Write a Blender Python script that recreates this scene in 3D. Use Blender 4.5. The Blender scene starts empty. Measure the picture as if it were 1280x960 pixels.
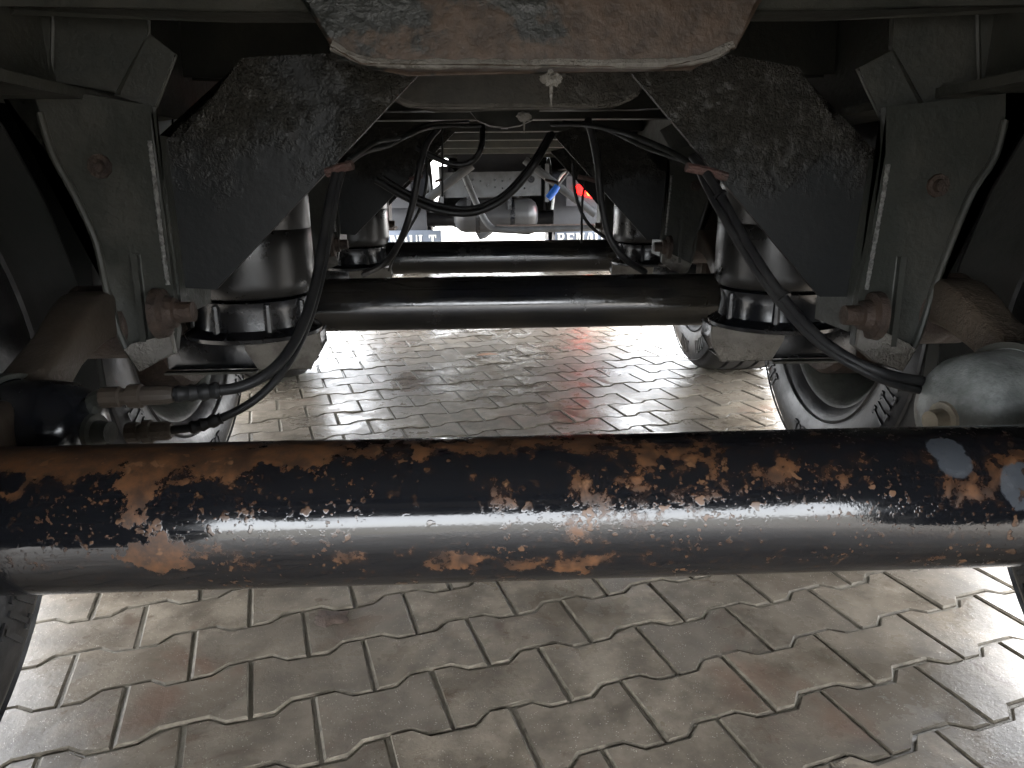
import bpy, bmesh, math, random
from mathutils import Vector, Matrix, noise as mnoise
random.seed(7)
S = bpy.context.scene
col = S.collection
R = math.radians

# ------------------------------------------------------------------ camera
W_PX, H_PX, F_PX = 1280.0, 960.0, 922.4
PITCH, ROLL, YAW, CAM_H = .2634, -.0103, -.0359, .8188
CAM = Vector((0, 0, CAM_H))
_fw = Vector((-math.sin(YAW)*math.cos(PITCH), math.cos(YAW)*math.cos(PITCH), -math.sin(PITCH)))
_rt = Vector((math.cos(YAW), math.sin(YAW), 0))
_up = _rt.cross(_fw)
RT = _rt*math.cos(ROLL)+_up*math.sin(ROLL)
UP = -_rt*math.sin(ROLL)+_up*math.cos(ROLL)
FW = _fw
cd = bpy.data.cameras.new('camera'); cam = bpy.data.objects.new('camera', cd); col.objects.link(cam)
cd.sensor_width = 36; cd.sensor_fit = 'HORIZONTAL'; cd.lens = F_PX/W_PX*36; cd.clip_start = .02; cd.clip_end = 1000
m = Matrix((RT, UP, -FW)).transposed().to_4x4(); m.translation = CAM
cam.matrix_world = m
S.camera = cam
S.render.resolution_x, S.render.resolution_y = 1024, 768

# ------------------------------------------------------------------ sky, sun, exposure
SUN_EL, SUN_AZ = R(50), R(40)
w = bpy.data.worlds.new('World'); S.world = w; w.use_nodes = True
nt = w.node_tree; bg = nt.nodes['Background']
sky = nt.nodes.new('ShaderNodeTexSky'); sky.sky_type = 'NISHITA'; sky.sun_disc = False
sky.sun_elevation = SUN_EL; sky.sun_rotation = SUN_AZ; sky.air_density = 1.0; sky.dust_density = 1.5; sky.ozone_density = 1.0
hs = nt.nodes.new('ShaderNodeHueSaturation'); hs.inputs['Saturation'].default_value = .3
nt.links.new(sky.outputs[0], hs.inputs['Color']); cl = nt.nodes.new('ShaderNodeMix'); cl.data_type = 'RGBA'; cl.inputs[0].default_value = .65      # even cloud cover over the clear sky
cl.inputs[7].default_value = (6.6, 6.8, 7.1, 1); nt.links.new(hs.outputs[0], cl.inputs[6]); nt.links.new(cl.outputs[2], bg.inputs['Color'])
bg.inputs['Strength'].default_value = .15
sl = bpy.data.lights.new('sun', 'SUN'); sl.energy = 1.2; sl.angle = R(25); sl.color = (1, .97, .93)
so = bpy.data.objects.new('sun', sl); col.objects.link(so)
sd = Vector((math.sin(SUN_AZ)*math.cos(SUN_EL), math.cos(SUN_AZ)*math.cos(SUN_EL), math.sin(SUN_EL)))
so.rotation_euler = sd.to_track_quat('Z', 'Y').to_euler(); so.location = (0, 0, 20)
S.view_settings.view_transform = 'Standard'; S.view_settings.look = 'None'
S.view_settings.exposure = 4.0; S.view_settings.gamma = 1; S.view_settings.use_curve_mapping = False
S.render.engine = 'CYCLES'
S.cycles.max_bounces = 7; S.cycles.diffuse_bounces = 5; S.cycles.glossy_bounces = 4

# ------------------------------------------------------------------ pixel -> place
def ray(px, py): return FW+RT*((px-640)/F_PX)-UP*((py-480)/F_PX)
def P(px, py, Y):
    d = ray(px, py); return CAM+d*(Y/d.y)
def PZ(px, py, Z):
    d = ray(px, py); return CAM+d*((Z-CAM_H)/d.z)
def proj(p):
    d = Vector(p)-CAM; z = d.dot(FW)
    if z <= .01: return None
    return 640+F_PX*d.dot(RT)/z, 480-F_PX*d.dot(UP)/z

XC = .071                    # trailer's middle line
AX_Y, AX_Z, AX_R, PITCH_Y = .6672, .5136, .0702, 1.31
# ------------------------------------------------------------------ materials
M = {}
class NT:
    def __init__(s, name):
        s.m = bpy.data.materials.new(name); s.m.use_nodes = True; s.t = s.m.node_tree
        s.b = s.t.nodes['Principled BSDF']; M[name] = s.m
        s.tc = s.t.nodes.new('ShaderNodeTexCoord'); s.geo = s.t.nodes.new('ShaderNodeNewGeometry')
        s.obj = s.tc.outputs['Object']; s.pos = s.geo.outputs['Position']
    def n(s, t, **k):
        x = s.t.nodes.new(t)
        for a, b in k.items(): setattr(x, a, b)
        return x
    def l(s, a, b): s.t.links.new(a, b)
    def put(s, sock, v):
        if hasattr(v, 'is_output'): s.l(v, sock)
        else: sock.default_value = v
    def noise(s, vec, scale, detail=6, rough=.6, dist=0.0):
        x = s.n('ShaderNodeTexNoise'); s.l(vec, x.inputs['Vector']); x.inputs['Scale'].default_value = scale
        x.inputs['Detail'].default_value = detail; x.inputs['Roughness'].default_value = rough; x.inputs['Distortion'].default_value = dist
        return x.outputs[0]
    def voro(s, vec, scale, feature='F1'):
        x = s.n('ShaderNodeTexVoronoi', feature=feature); s.l(vec, x.inputs['Vector']); x.inputs['Scale'].default_value = scale
        return x
    def math(s, op, a, b=0.0, c=None, clamp=False):
        x = s.n('ShaderNodeMath', operation=op, use_clamp=clamp); s.put(x.inputs[0], a); s.put(x.inputs[1], b)
        if c is not None: s.put(x.inputs[2], c)
        return x.outputs[0]
    def ss(s, v, lo, hi, a=0.0, b=1.0):
        x = s.n('ShaderNodeMapRange', interpolation_type='SMOOTHSTEP'); s.put(x.inputs[0], v)
        s.put(x.inputs[1], lo); s.put(x.inputs[2], hi); s.put(x.inputs[3], a); s.put(x.inputs[4], b)
        return x.outputs[0]
    def mix(s, f, a, b):
        x = s.n('ShaderNodeMix', data_type='RGBA'); s.put(x.inputs[0], f)
        for sock, v in ((x.inputs[6], a), (x.inputs[7], b)):
            if isinstance(v, tuple): sock.default_value = v+(1,) if len(v) == 3 else v
            else: s.put(sock, v)
        return x.outputs[2]
    def scale(s, vec, v):
        x = s.n('ShaderNodeVectorMath', operation='MULTIPLY'); s.l(vec, x.inputs[0]); x.inputs[1].default_value = v; return x.outputs[0]
    def bump(s, h, strength, dist=.01, nrm=None):
        x = s.n('ShaderNodeBump'); s.put(x.inputs['Height'], h); x.inputs['Strength'].default_value = strength; x.inputs['Distance'].default_value = dist
        if nrm is not None: s.l(nrm, x.inputs['Normal'])
        s.l(x.outputs[0], s.b.inputs['Normal']); return x.outputs[0]
    def base(s, c): s.put(s.b.inputs['Base Color'], c+(1,) if isinstance(c, tuple) else c)
    def rough(s, r): s.put(s.b.inputs['Roughness'], r)
    def set(s, k, v): s.put(s.b.inputs[k], v)

def steel(name, c, c2, r=.35, r2=.6, bump=.15, sc=9, crust=0.0, crust_c=(.05, .047, .04), metal=0.0, spec=.5, zlim=None):
    k = NT(name); n1 = k.noise(k.pos, sc, 8, .65); n2 = k.noise(k.pos, sc*7, 4, .6)
    f = k.ss(n1, .38, .66)
    colr = k.mix(f, c, c2)
    rg = k.math('ADD', k.ss(n1, .35, .7, r, r2), k.math('MULTIPLY', n2, .08))
    h = k.math('ADD', k.math('MULTIPLY', n1, .6), k.math('MULTIPLY', n2, .25))
    if crust > 0:
        m1 = k.ss(k.noise(k.pos, 5, 5, .6), .44, .66)
        if zlim:
            sz = k.n('ShaderNodeSeparateXYZ'); k.l(k.pos, sz.inputs[0]); m1 = k.math('MULTIPLY', k.ss(k.math('ADD', sz.outputs[2], k.math('MULTIPLY', k.math('SUBTRACT', n1, .5), .25)), zlim[0], zlim[1]), k.ss(k.noise(k.pos, 5, 5, .6), .34, .56))
        wv = k.n('ShaderNodeVectorMath', operation='MULTIPLY_ADD'); nn = k.n('ShaderNodeTexNoise'); k.l(k.pos, nn.inputs['Vector']); nn.inputs['Scale'].default_value = 70
        k.l(nn.outputs['Color'], wv.inputs[0]); wv.inputs[1].default_value = (.016, .016, .016); k.l(k.pos, wv.inputs[2])
        v = k.voro(wv.outputs[0], 170); v2 = k.voro(wv.outputs[0], 380)
        lump = k.math('SUBTRACT', 1.0, k.math('ADD', k.math('MULTIPLY', v.outputs[0], .7), k.math('MULTIPLY', v2.outputs[0], .4)))
        lump = k.math('MULTIPLY', lump, k.ss(k.noise(k.pos, 45, 4, .6), .3, .65))
        h = k.math('ADD', k.math('MULTIPLY', h, .3), k.math('MULTIPLY', k.math('MULTIPLY', lump, m1), crust))
        colr = k.mix(m1, colr, crust_c); rg = k.math('SUBTRACT', rg, k.math('MULTIPLY', m1, .12))
    k.base(colr); k.rough(rg); k.bump(h, bump, .02); k.set('Metallic', metal)
    k.set('Specular IOR Level', spec)
    return k.m

steel('black_paint', (.006, .007, .009), (.011, .011, .012), .12, .28, .05, 12)
steel('worn_black', (.006, .007, .009), (.010, .010, .011), .10, .26, .06, 12, crust=.3, crust_c=(.030, .027, .022), spec=.9)
steel('black_plastic', (.011, .013, .0125), (.018, .0185, .018), .5, .65, .2, 7, spec=.15)
steel('chassis_paint', (.029, .0315, .0275), (.046, .0455, .039), .38, .60, .35, 9, spec=.36)
steel('crusted_paint', (.010, .0115, .0125), (.012, .013, .0135), .40, .50, .6, 6, crust=1.3, crust_c=(.026, .0245, .021), spec=.25, zlim=(.80, .90))
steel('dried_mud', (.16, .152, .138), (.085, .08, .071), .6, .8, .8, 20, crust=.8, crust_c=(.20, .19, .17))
steel('rusty_iron', (.040, .024, .016), (.022, .015, .012), .55, .8, .6, 25)
steel('brown_arm', (.045, .034, .025), (.026, .021, .017), .45, .65, .35, 10, crust=.5, crust_c=(.075, .058, .043))
steel('grey_metal', (.062, .066, .070), (.036, .037, .039), .45, .65, .1, 8)
steel('galvanised', (.30, .315, .305), (.15, .16, .155), .3, .55, .3, 16, metal=.3)
steel('tank_paint', (.018, .018, .019), (.038, .038, .038), .25, .4, .08, 5)
steel('weld_bead', (.42, .42, .41), (.16, .16, .155), .35, .6, 1.0, 120, metal=.4)
steel('red_primer', (.070, .034, .028), (.032, .022, .019), .5, .7, .5, 40)
steel('brass', (.45, .40, .31), (.30, .27, .22), .45, .65, .3, 30)
steel('rubber_hose', (.010, .010, .011), (.018, .018, .018), .36, .5, .05, 30, spec=.22)
steel('bellows_rubber', (.007, .007, .007), (.012, .0118, .0115), .22, .36, .05, 8)
steel('plastic_dark', (.019, .020, .024), (.032, .032, .036), .4, .55, .05, 8)
steel('blue_plastic', (.02, .12, .50), (.02, .10, .42), .35, .45, .03, 8)
steel('flap_rubber', (.10, .12, .155), (.13, .15, .185), .5, .65, .05, 8)
steel('letter_paint', (.75, .74, .68), (.6, .58, .52), .5, .65, .05, 30)
steel('deck_wood', (.085, .075, .062), (.06, .054, .045), .7, .85, .3, 6)

k = NT('red_lens'); k.base((.30, .004, .003)); k.rough(.2); k.set('Emission Color', (1, .0015, .001, 1)); k.set('Emission Strength', 1.5)
k = NT('red_lens_off'); k.base((.35, .012, .01)); k.rough(.2)
k = NT('amber_lens'); k.base((.7, .12, .02)); k.rough(.2); k.set('Emission Color', (1, .10, .012, 1)); k.set('Emission Strength', 2.2)

# tyre
k = NT('tyre_rubber'); n1 = k.noise(k.pos, 7, 8, .65); n2 = k.noise(k.pos, 60, 4, .6)
k.base(k.mix(k.ss(n1, .42, .68), (.008, .008, .009), (.028, .027, .026))); k.rough(k.ss(n1, .3, .7, .28, .55))
k.bump(k.math('ADD', k.math('MULTIPLY', n1, .5), k.math('MULTIPLY', n2, .3)), .35, .01)

# brown rusty beam with remains of dark green-black paint
k = NT('rusty_beam'); n1 = k.noise(k.pos, 7, 9, .62); n2 = k.noise(k.pos, 40, 6, .6); n3 = k.noise(k.pos, 14, 6, .6)
c = k.mix(k.ss(n2, .35, .65), (.038, .025, .0175), (.074, .049, .034))
c = k.mix(k.ss(n3, .55, .75), c, (.070, .061, .052))
c = k.mix(k.ss(n1, .50, .56), c, (.008, .0105, .0095))
k.base(c); k.rough(k.ss(n1, .5, .6, .55, .38)); k.bump(k.math('ADD', n2, k.math('MULTIPLY', n3, .6)), .5, .008)

# rear axle: black gloss paint breaking out in rust
def tube_hit(px, py):        # where a pixel's ray meets the rear axle tube, in the tube's own frame
    d = ray(px, py); oy, oz = -AX_Y, CAM_H-AX_Z
    a = d.y**2+d.z**2; b = 2*(oy*d.y+oz*d.z); c_ = oy*oy+oz*oz-AX_R**2
    t = (-b-math.sqrt(max(b*b-4*a*c_, 0)))/(2*a); p = CAM+d*t
    return p-Vector((XC, AX_Y, AX_Z))
k = NT('rusting_axle_paint')
sep = k.n('ShaderNodeSeparateXYZ'); k.l(k.obj, sep.inputs[0]); X, Yl, Z = sep.outputs
so_ = k.scale(k.obj, (.75, 1.3, 1.3))
n1 = k.noise(so_, 9, 10, .6, .4); n2 = k.noise(k.obj, 55, 6, .65); n3 = k.noise(k.obj, 4, 3, .5); n4 = k.noise(k.obj, 24, 8, .65, .3)
ang0 = k.math('ARCTAN2', Z, k.math('MULTIPLY', Yl, -1.0))
ang = k.math('ADD', ang0, k.math('ADD', k.math('MULTIPLY', k.math('SUBTRACT', n3, .5), 1.6), k.math('MULTIPLY', k.math('SUBTRACT', n4, .5), .9)))          # 0 = facing rear, pi/2 = top
topb = k.ss(ang, .45, 1.2)                                        # upper band
lowb = k.math('MULTIPLY', k.ss(ang, -.50, -.25), k.ss(ang, .05, -.15))  # a second band low down
leftw = k.ss(X, .45, -.55)
thr = k.math('SUBTRACT', .594, k.math('MULTIPLY', topb, k.math('ADD', .080, k.math('MULTIPLY', leftw, .105))))
thr = k.math('SUBTRACT', thr, k.math('MULTIPLY', lowb, .085))
thr = k.math('SUBTRACT', thr, k.math('MULTIPLY', k.math('SUBTRACT', n3, .5), .22))
thr = k.math('ADD', thr, k.ss(X, .0, .34, 0.0, .085))
n6 = k.noise(k.obj, 95, 5, .7)
fld = k.math('ADD', k.math('ADD', k.math('MULTIPLY', n1, .48), k.math('MULTIPLY', n4, .30)), k.math('MULTIPLY', n6, .22))
patch = k.ss(fld, k.math('SUBTRACT', thr, .032), k.math('ADD', thr, .045))
v1 = k.voro(k.obj, 75); v2 = k.voro(k.obj, 170)
spm = k.ss(k.noise(k.obj, 11, 5, .6), .44, .62)
sp1 = k.math('MULTIPLY', k.ss(k.noise(k.obj, 85, 2, .5), .615, .68), k.ss(k.noise(k.obj, 16, 4, .6), .44, .54))
sp2 = k.math('MULTIPLY', k.ss(k.noise(k.obj, 210, 2, .5), .60, .67), k.ss(k.noise(k.obj, 9, 4, .6), .40, .52))
sp = k.math('MULTIPLY', k.math('MAXIMUM', sp1, sp2), k.math('ADD', .25, k.math('MULTIPLY', spm, .75)))
runs = []
for (px, py, rx, ry) in ((176, 610, .022, .8), (188, 694, .038, .38)):      # the rust run down the left
    q = tube_hit(px, py); a0 = math.atan2(q.z, -q.y)
    dx = k.math('DIVIDE', k.math('SUBTRACT', X, q.x), rx); da = k.math('DIVIDE', k.math('SUBTRACT', ang0, a0), ry)
    dd = k.math('ADD', k.math('ADD', k.math('MULTIPLY', dx, dx), k.math('MULTIPLY', da, da)), k.math('MULTIPLY', k.math('SUBTRACT', k.math('ADD', k.math('MULTIPLY', n4, .6), k.math('MULTIPLY', n6, .4)), .5), 5.5))
    runs.append(k.ss(dd, .75, .45))
run = k.math('MAXIMUM', *runs)
rust = k.math('MAXIMUM', k.math('MAXIMUM', patch, run), k.math('MULTIPLY', sp, .8), clamp=True)
rc = k.mix(k.ss(n2, .35, .68), (.026, .0130, .0075), (.098, .042, .016)); rc = k.mix(sp1, rc, (.12, .060, .028))
c = k.mix(rust, (.0055, .006, .0075), rc)
bare = 0.0; bl = []
for (px, py, rad, an) in ((1180, 561, .017, 2.2), (1194, 578, .015, 2.2), (1278, 606, .022, 1.5)):
    q = tube_hit(px, py); v = k.n('ShaderNodeVectorMath', operation='DISTANCE'); k.l(k.obj, v.inputs[0]); v.inputs[1].default_value = q
    d_ = k.math('ADD', v.outputs['Value'], k.math('MULTIPLY', k.math('SUBTRACT', n4, .5), .022)); bl.append(k.ss(d_, rad+.002, rad-.001))
bare = k.math('MAXIMUM', k.math('MAXIMUM', bl[0], bl[1]), bl[2])
bare = k.math('MULTIPLY', bare, k.math('SUBTRACT', 1.0, sp1))
c = k.mix(bare, c, (.042, .047, .055))
k.base(c)
k.rough(k.math('ADD', k.math('ADD', k.math('MULTIPLY', rust, .42), k.math('MULTIPLY', bare, .25)), k.ss(n2, .3, .7, .06, .13)))
k.set('Specular IOR Level', .6)
h = k.math('ADD', k.math('MULTIPLY', k.math('MAXIMUM', k.math('MULTIPLY', sp1, 1.0), k.math('MULTIPLY', sp2, .6)), .22), k.math('ADD', k.math('MULTIPLY', k.math('MULTIPLY', n2, rust), .7), k.math('MULTIPLY', bare, -.3)))
k.bump(k.math('ADD', k.math('ADD', h, k.math('MULTIPLY', k.math('MULTIPLY', k.noise(k.obj, 330, 2, .5), k.ss(n3, .35, .6)), .22)), k.math('MULTIPLY', n1, .10)), .16, .003)

# wet concrete paver
def paver_mat(name, joints):
    k = NT(name)
    n1 = k.noise(k.pos, 2.2, 8, .62); n2 = k.noise(k.pos, 13, 8, .65); n3 = k.noise(k.pos, 150, 4, .7); n5 = k.noise(k.pos, 420, 2, .6)
    oi = k.n('ShaderNodeObjectInfo'); rnd = k.math('FRACT', k.math('ADD', oi.outputs['Random'], k.geo.outputs['Random Per Island']))
    c = k.mix(k.ss(n2, .32, .68), (.118, .097, .073), (.268, .226, .174))
    c = k.mix(k.math('MULTIPLY', rnd, .6), c, (.120, .104, .086))
    c = k.mix(k.ss(n1, .50, .70, 0, .55), c, (.10, .080, .060))
    v = k.voro(k.pos, 235); grain = k.math('MULTIPLY', k.ss(v.outputs[0], .28, .12), k.ss(k.noise(k.pos, 60, 3, .6), .48, .60))
    c = k.mix(k.math('MULTIPLY', grain, .85), c, (.50, .47, .40))
    st = k.ss(k.noise(k.pos, 6.5, 9, .7, .8), .56, .68)
    c = k.mix(k.math('MULTIPLY', st, .7), c, (.085, .056, .038))
    c = k.mix(k.math('MULTIPLY', k.ss(k.noise(k.pos, 3.1, 6, .6, .5), .57, .68), .5), c, (.15, .085, .06))
    c = k.mix(k.ss(k.noise(k.pos, 4.3, 7, .65), .52, .64, 0, .5), c, (.075, .062, .045))
    wet = k.ss(k.math('ADD', n1, k.math('MULTIPLY', k.math('SUBTRACT', n2, .5), .5)), .44, .60)
    k.base(c); k.rough(k.math('ADD', k.math('SUBTRACT', .43, k.math('MULTIPLY', wet, .23)), k.math('MULTIPLY', k.math('SUBTRACT', n2, .5), .18)))
    k.set('Specular IOR Level', .36)
    k.bump(k.math('ADD', k.math('ADD', k.math('MULTIPLY', n2, .7), k.math('MULTIPLY', n3, .22)), k.math('ADD', k.math('MULTIPLY', n5, .05), k.math('MULTIPLY', grain, .10))), .30, .008)
paver_mat('wet_paver', False)
k = NT('joint_sand'); n1 = k.noise(k.pos, 60, 6, .7); n2 = k.noise(k.pos, 2.5, 5, .6)
k.base(k.mix(n1, (.085, .074, .056), (.22, .195, .15))); k.rough(k.ss(n2, .4, .65, .6, .3)); k.bump(n1, .6, .006)
k = NT('paver_edge'); n1 = k.noise(k.pos, 40, 6, .7)
k.base(k.mix(k.ss(n1, .35, .65), (.075, .064, .048), (.16, .138, .105))); k.rough(.7); k.set('Specular IOR Level', .25); k.bump(n1, .5, .004)
k = NT('mud'); n1 = k.noise(k.pos, 60, 6, .7)
k.base(k.mix(n1, (.045, .028, .020), (.075, .050, .036))); k.rough(.75); k.bump(n1, .6, .006)
k = NT('leaf_brown'); k.base((.32, .16, .09)); k.rough(.5)

# ------------------------------------------------------------------ helpers
def finish(o, label=None, cat=None, group=None, kind=None):
    if label: o['label'] = label
    if cat: o['category'] = cat
    if group: o['group'] = group
    if kind: o['kind'] = kind
    return o
def link(o, parent=None):
    col.objects.link(o)
    if parent is not None:
        o.parent = parent
        o.matrix_parent_inverse = Matrix.Identity(4)
    return o
def empty(name, loc, **kw):
    o = bpy.data.objects.new(name, None); o.location = loc; o.empty_display_size = .05; col.objects.link(o); return finish(o, **kw)
def wloc(o):
    v = Vector((0, 0, 0))
    while o is not None: v = v+o.location; o = o.parent
    return v
def build(name, bm, mat, parent=None, origin=None, bevel=0.0, seg=2, smooth=True, angle=35, **kw):
    """bm in world coordinates -> one object whose origin is origin (default: parent's place or bounds' base)"""
    bmesh.ops.remove_doubles(bm, verts=bm.verts, dist=1e-6)
    if bevel > 0:
        es = [e for e in bm.edges if len(e.link_faces) == 2 and e.calc_face_angle(0) > R(25)]
        bmesh.ops.bevel(bm, geom=es, offset=bevel, segments=seg, profile=.5, affect='EDGES', clamp_overlap=True)
    bmesh.ops.recalc_face_normals(bm, faces=bm.faces)
    if origin is None:
        if parent is not None: origin = wloc(parent)
        else:
            xs = [v.co for v in bm.verts]
            origin = Vector(((min(v.x for v in xs)+max(v.x for v in xs))/2, (min(v.y for v in xs)+max(v.y for v in xs))/2, min(v.z for v in xs)))
    bmesh.ops.translate(bm, verts=bm.verts, vec=-Vector(origin))
    me = bpy.data.meshes.new(name); bm.to_mesh(me); bm.free()
    if smooth:
        me.shade_smooth(); me.set_sharp_from_angle(angle=R(angle))
    me.materials.append(M[mat])
    o = bpy.data.objects.new(name, me); o.location = Vector(origin)-(wloc(parent) if parent else Vector())
    link(o, parent); return finish(o, **kw)
def copy_tree(o, d, parent=None, mats=None):
    c = o.copy(); col.objects.link(c); c.parent = parent
    if parent is None: c.location = o.location+Vector(d)
    for ch in o.children: copy_tree(ch, d, c)
    return c
def bm_box(lo, hi, bm=None):
    bm = bm or bmesh.new(); vs = [bm.verts.new((x, y, z)) for x in (lo[0], hi[0]) for y in (lo[1], hi[1]) for z in (lo[2], hi[2])]
    for f in ((0, 1, 3, 2), (4, 6, 7, 5), (0, 4, 5, 1), (2, 3, 7, 6), (0, 2, 6, 4), (1, 5, 7, 3)): bm.faces.new([vs[i] for i in f])
    return bm
def bm_prism(pts, d, bm=None):          # closed polygon of 3-D points pushed along d
    bm = bm or bmesh.new(); a = [bm.verts.new(p) for p in pts]; b = [bm.verts.new(Vector(p)+Vector(d)) for p in pts]
    n = len(pts); bm.faces.new(a); bm.faces.new(b[::-1])
    for i in range(n): bm.faces.new((a[i], a[(i+1) % n], b[(i+1) % n], b[i]))
    if n > 4: bmesh.ops.triangulate(bm, faces=[f for f in bm.faces if len(f.verts) > 4], ngon_method='EAR_CLIP')
    return bm
def bm_lathe(prof, org, axis, n=48, bm=None, closed=False):   # prof: (along, radius)
    bm = bm or bmesh.new(); ax = Vector(axis).normalized(); u = ax.orthogonal().normalized(); v = ax.cross(u); org = Vector(org); rings = []
    for (t, r) in prof:
        if r < 1e-5: rings.append([bm.verts.new(org+ax*t)])
        else: rings.append([bm.verts.new(org+ax*t+(u*math.cos(2*math.pi*i/n)+v*math.sin(2*math.pi*i/n))*r) for i in range(n)])
    if closed: rings.append(rings[0])
    for a, b in zip(rings, rings[1:]):
        if len(a) == 1 and len(b) == 1: continue
        for i in range(n):
            j = (i+1) % n
            if len(a) == 1: bm.faces.new((a[0], b[j], b[i]))
            elif len(b) == 1: bm.faces.new((a[i], a[j], b[0]))
            else: bm.faces.new((a[i], a[j], b[j], b[i]))
    return bm
def spline(pts, n=8):
    pts = [Vector(p) for p in pts]; q = [pts[0]*2-pts[1]]+pts+[pts[-1]*2-pts[-2]]; out = []
    for i in range(1, len(q)-2):
        a, b, c, d = q[i-1:i+3]
        for s in range(n):
            t = s/n; out.append(.5*((2*b)+(c-a)*t+(2*a-5*b+4*c-d)*t*t+(3*b-a-3*c+d)*t**3))
    out.append(pts[-1]); return out
def bm_tube(path, r, n=12, bm=None, rect=None, up=Vector((0, 0, 1))):
    """round tube (or rect=(w,h) bar) along path; r may be a list"""
    bm = bm or bmesh.new(); path = [Vector(p) for p in path]; rings = []
    nrm = None
    for i, p in enumerate(path):
        t = (path[min(i+1, len(path)-1)]-path[max(i-1, 0)]).normalized()
        if rect is not None:
            side = t.cross(up).normalized(); upv = side.cross(t)
            w_, h_ = rect[i] if isinstance(rect, list) else rect
            rings.append([bm.verts.new(p+side*sx*w_/2+upv*sz*h_/2) for sx, sz in ((-1, -1), (1, -1), (1, 1), (-1, 1))])
        else:
            nrm = t.orthogonal().normalized() if nrm is None else (nrm-t*nrm.dot(t)).normalized()
            b = t.cross(nrm); rr = r[i] if isinstance(r, (list, tuple)) else r
            rings.append([bm.verts.new(p+(nrm*math.cos(2*math.pi*j/n)+b*math.sin(2*math.pi*j/n))*rr) for j in range(n)])
    m_ = len(rings[0])
    for a, b in zip(rings, rings[1:]):
        for j in range(m_): bm.faces.new((a[j], a[(j+1) % m_], b[(j+1) % m_], b[j]))
    bm.faces.new(rings[0][::-1]); bm.faces.new(rings[-1]); return bm
def clump(c, r, n, seed, flat=1.0):
    bm = bmesh.new(); bmesh.ops.create_icosphere(bm, subdivisions=3, radius=1)
    for v in bm.verts:
        d = v.co.normalized(); f = 1+.55*mnoise.noise(d*2.1+Vector((seed, 0, 0)))+.25*mnoise.noise(d*6+Vector((0, seed, 0)))
        v.co = Vector(c)+Vector((d.x*r[0]*f, d.y*r[1]*f, d.z*r[2]*f))
    return bm

# ================================================================== THE SETTING
bm = bmesh.new(); g = 150; vs = [bm.verts.new(p) for p in ((-g, -g, -.0050), (g, -g, -.0050), (g, g, -.0050), (-g, g, -.0050))]; bm.faces.new(vs)
pavement = build('pavement', bm, 'joint_sand', origin=(0, 0, 0), smooth=False, kind='structure', label='wet grey interlocking concrete block paving under the trailer')

L_, RP, EH = .2, .1348, .0785
WH = RP-EH
def outline(ins):
    k_ = .013; e = L_/2-.0028-ins; a, b = EH-.0026-ins, WH-.0026-ins
    up = [(-e, a), (-.05-k_-ins*.4, a), (-.05+k_-ins*.4, b), (.05-k_+ins*.4, b), (.05+k_+ins*.4, a), (e, a)]
    return up+[(-x, -y) for x, y in up]
def paver_verts():
    o0, o1 = outline(.0032), outline(0.0)
    return [(x, y, 0) for x, y in o0]+[(x, y, -.0030) for x, y in o1]+[(x, y, -.022) for x, y in o1]
PV = paver_verts(); PF = [list(range(12))[::-1]]
for r_ in range(2):
    for i in range(12):
        j = (i+1) % 12; PF.append([r_*12+i, r_*12+j, (r_+1)*12+j, (r_+1)*12+i])
pm = bpy.data.meshes.new('paver'); pm.from_pydata(PV, [], PF)
_b = bmesh.new(); _b.from_mesh(pm); bmesh.ops.recalc_face_normals(_b, faces=_b.faces)
_top = max(_b.faces, key=lambda f: f.calc_center_median().z)
if _top.normal.z < 0: bmesh.ops.reverse_faces(_b, faces=_b.faces)
_b.to_mesh(pm); _b.free(); PF = [list(p.vertices) for p in pm.polygons]; PV = [tuple(v.co) for v in pm.vertices]
pm.materials.append(M['wet_paver']); pm.materials.append(M['paver_edge'])
FM = [0 if len(p.vertices) > 4 else 1 for p in pm.polygons]
for p, mi in zip(pm.polygons, FM): p.material_index = mi
PVS, PMS = [], []            # worn variants: edges a little out of true, a corner knocked off
for v_ in range(7):
    q_ = [list(p) for p in PV]; n_ = len(q_)
    byxy = {}
    for p in q_:
        kx = (round(p[0]*60), round(p[1]*60)); d_ = byxy.setdefault(kx, (random.gauss(0, .0009), random.gauss(0, .0009))); p[0] += d_[0]; p[1] += d_[1]
    tops = [p for p in q_ if p[2] > -.001]
    for p in random.sample(tops, 2): f_ = random.uniform(.93, .975); p[0] *= f_; p[1] *= f_; p[2] -= random.uniform(.0005, .002)
    PVS.append([tuple(p) for p in q_]); m2 = pm.copy()
    for v, p in zip(m2.vertices, q_): v.co = p
    PMS.append(m2)
TH = .3275+YAW; o_cam = Vector((-.6388, 1.0126)); PO = Vector((o_cam.x*math.cos(YAW)-o_cam.y*math.sin(YAW), o_cam.x*math.sin(YAW)+o_cam.y*math.cos(YAW)))
cells = []
for r_ in range(-60, 110):
    for c_ in range(-70, 80):
        gx = (c_+.5+(.5 if r_ % 2 else 0))*L_; gy = r_*RP
        x = PO.x+math.cos(TH)*gx-math.sin(TH)*gy; y = PO.y+math.sin(TH)*gx+math.cos(TH)*gy
        if -3.4 < x < 3.6 and -2.2 < y < 10.5: cells.append((x, y))
def seen(x, y):
    q = proj((x, y, 0)); 
    if q is None or not (-70 < q[0] < 1350 and 404 < q[1] < 1030): return False
    if 575 < q[1] < 690: return False                     # behind the rear axle tube
    if q[1] <= 575 and not (285 < q[0] < 1000): return False
    return True
near = sorted([c for c in cells if seen(*c)], key=lambda c: c[1])
NEAR = set(near[:298])
def jit(): return random.uniform(-.0016, .001), random.gauss(0, .006), random.gauss(0, .006), random.gauss(0, .006)
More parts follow.
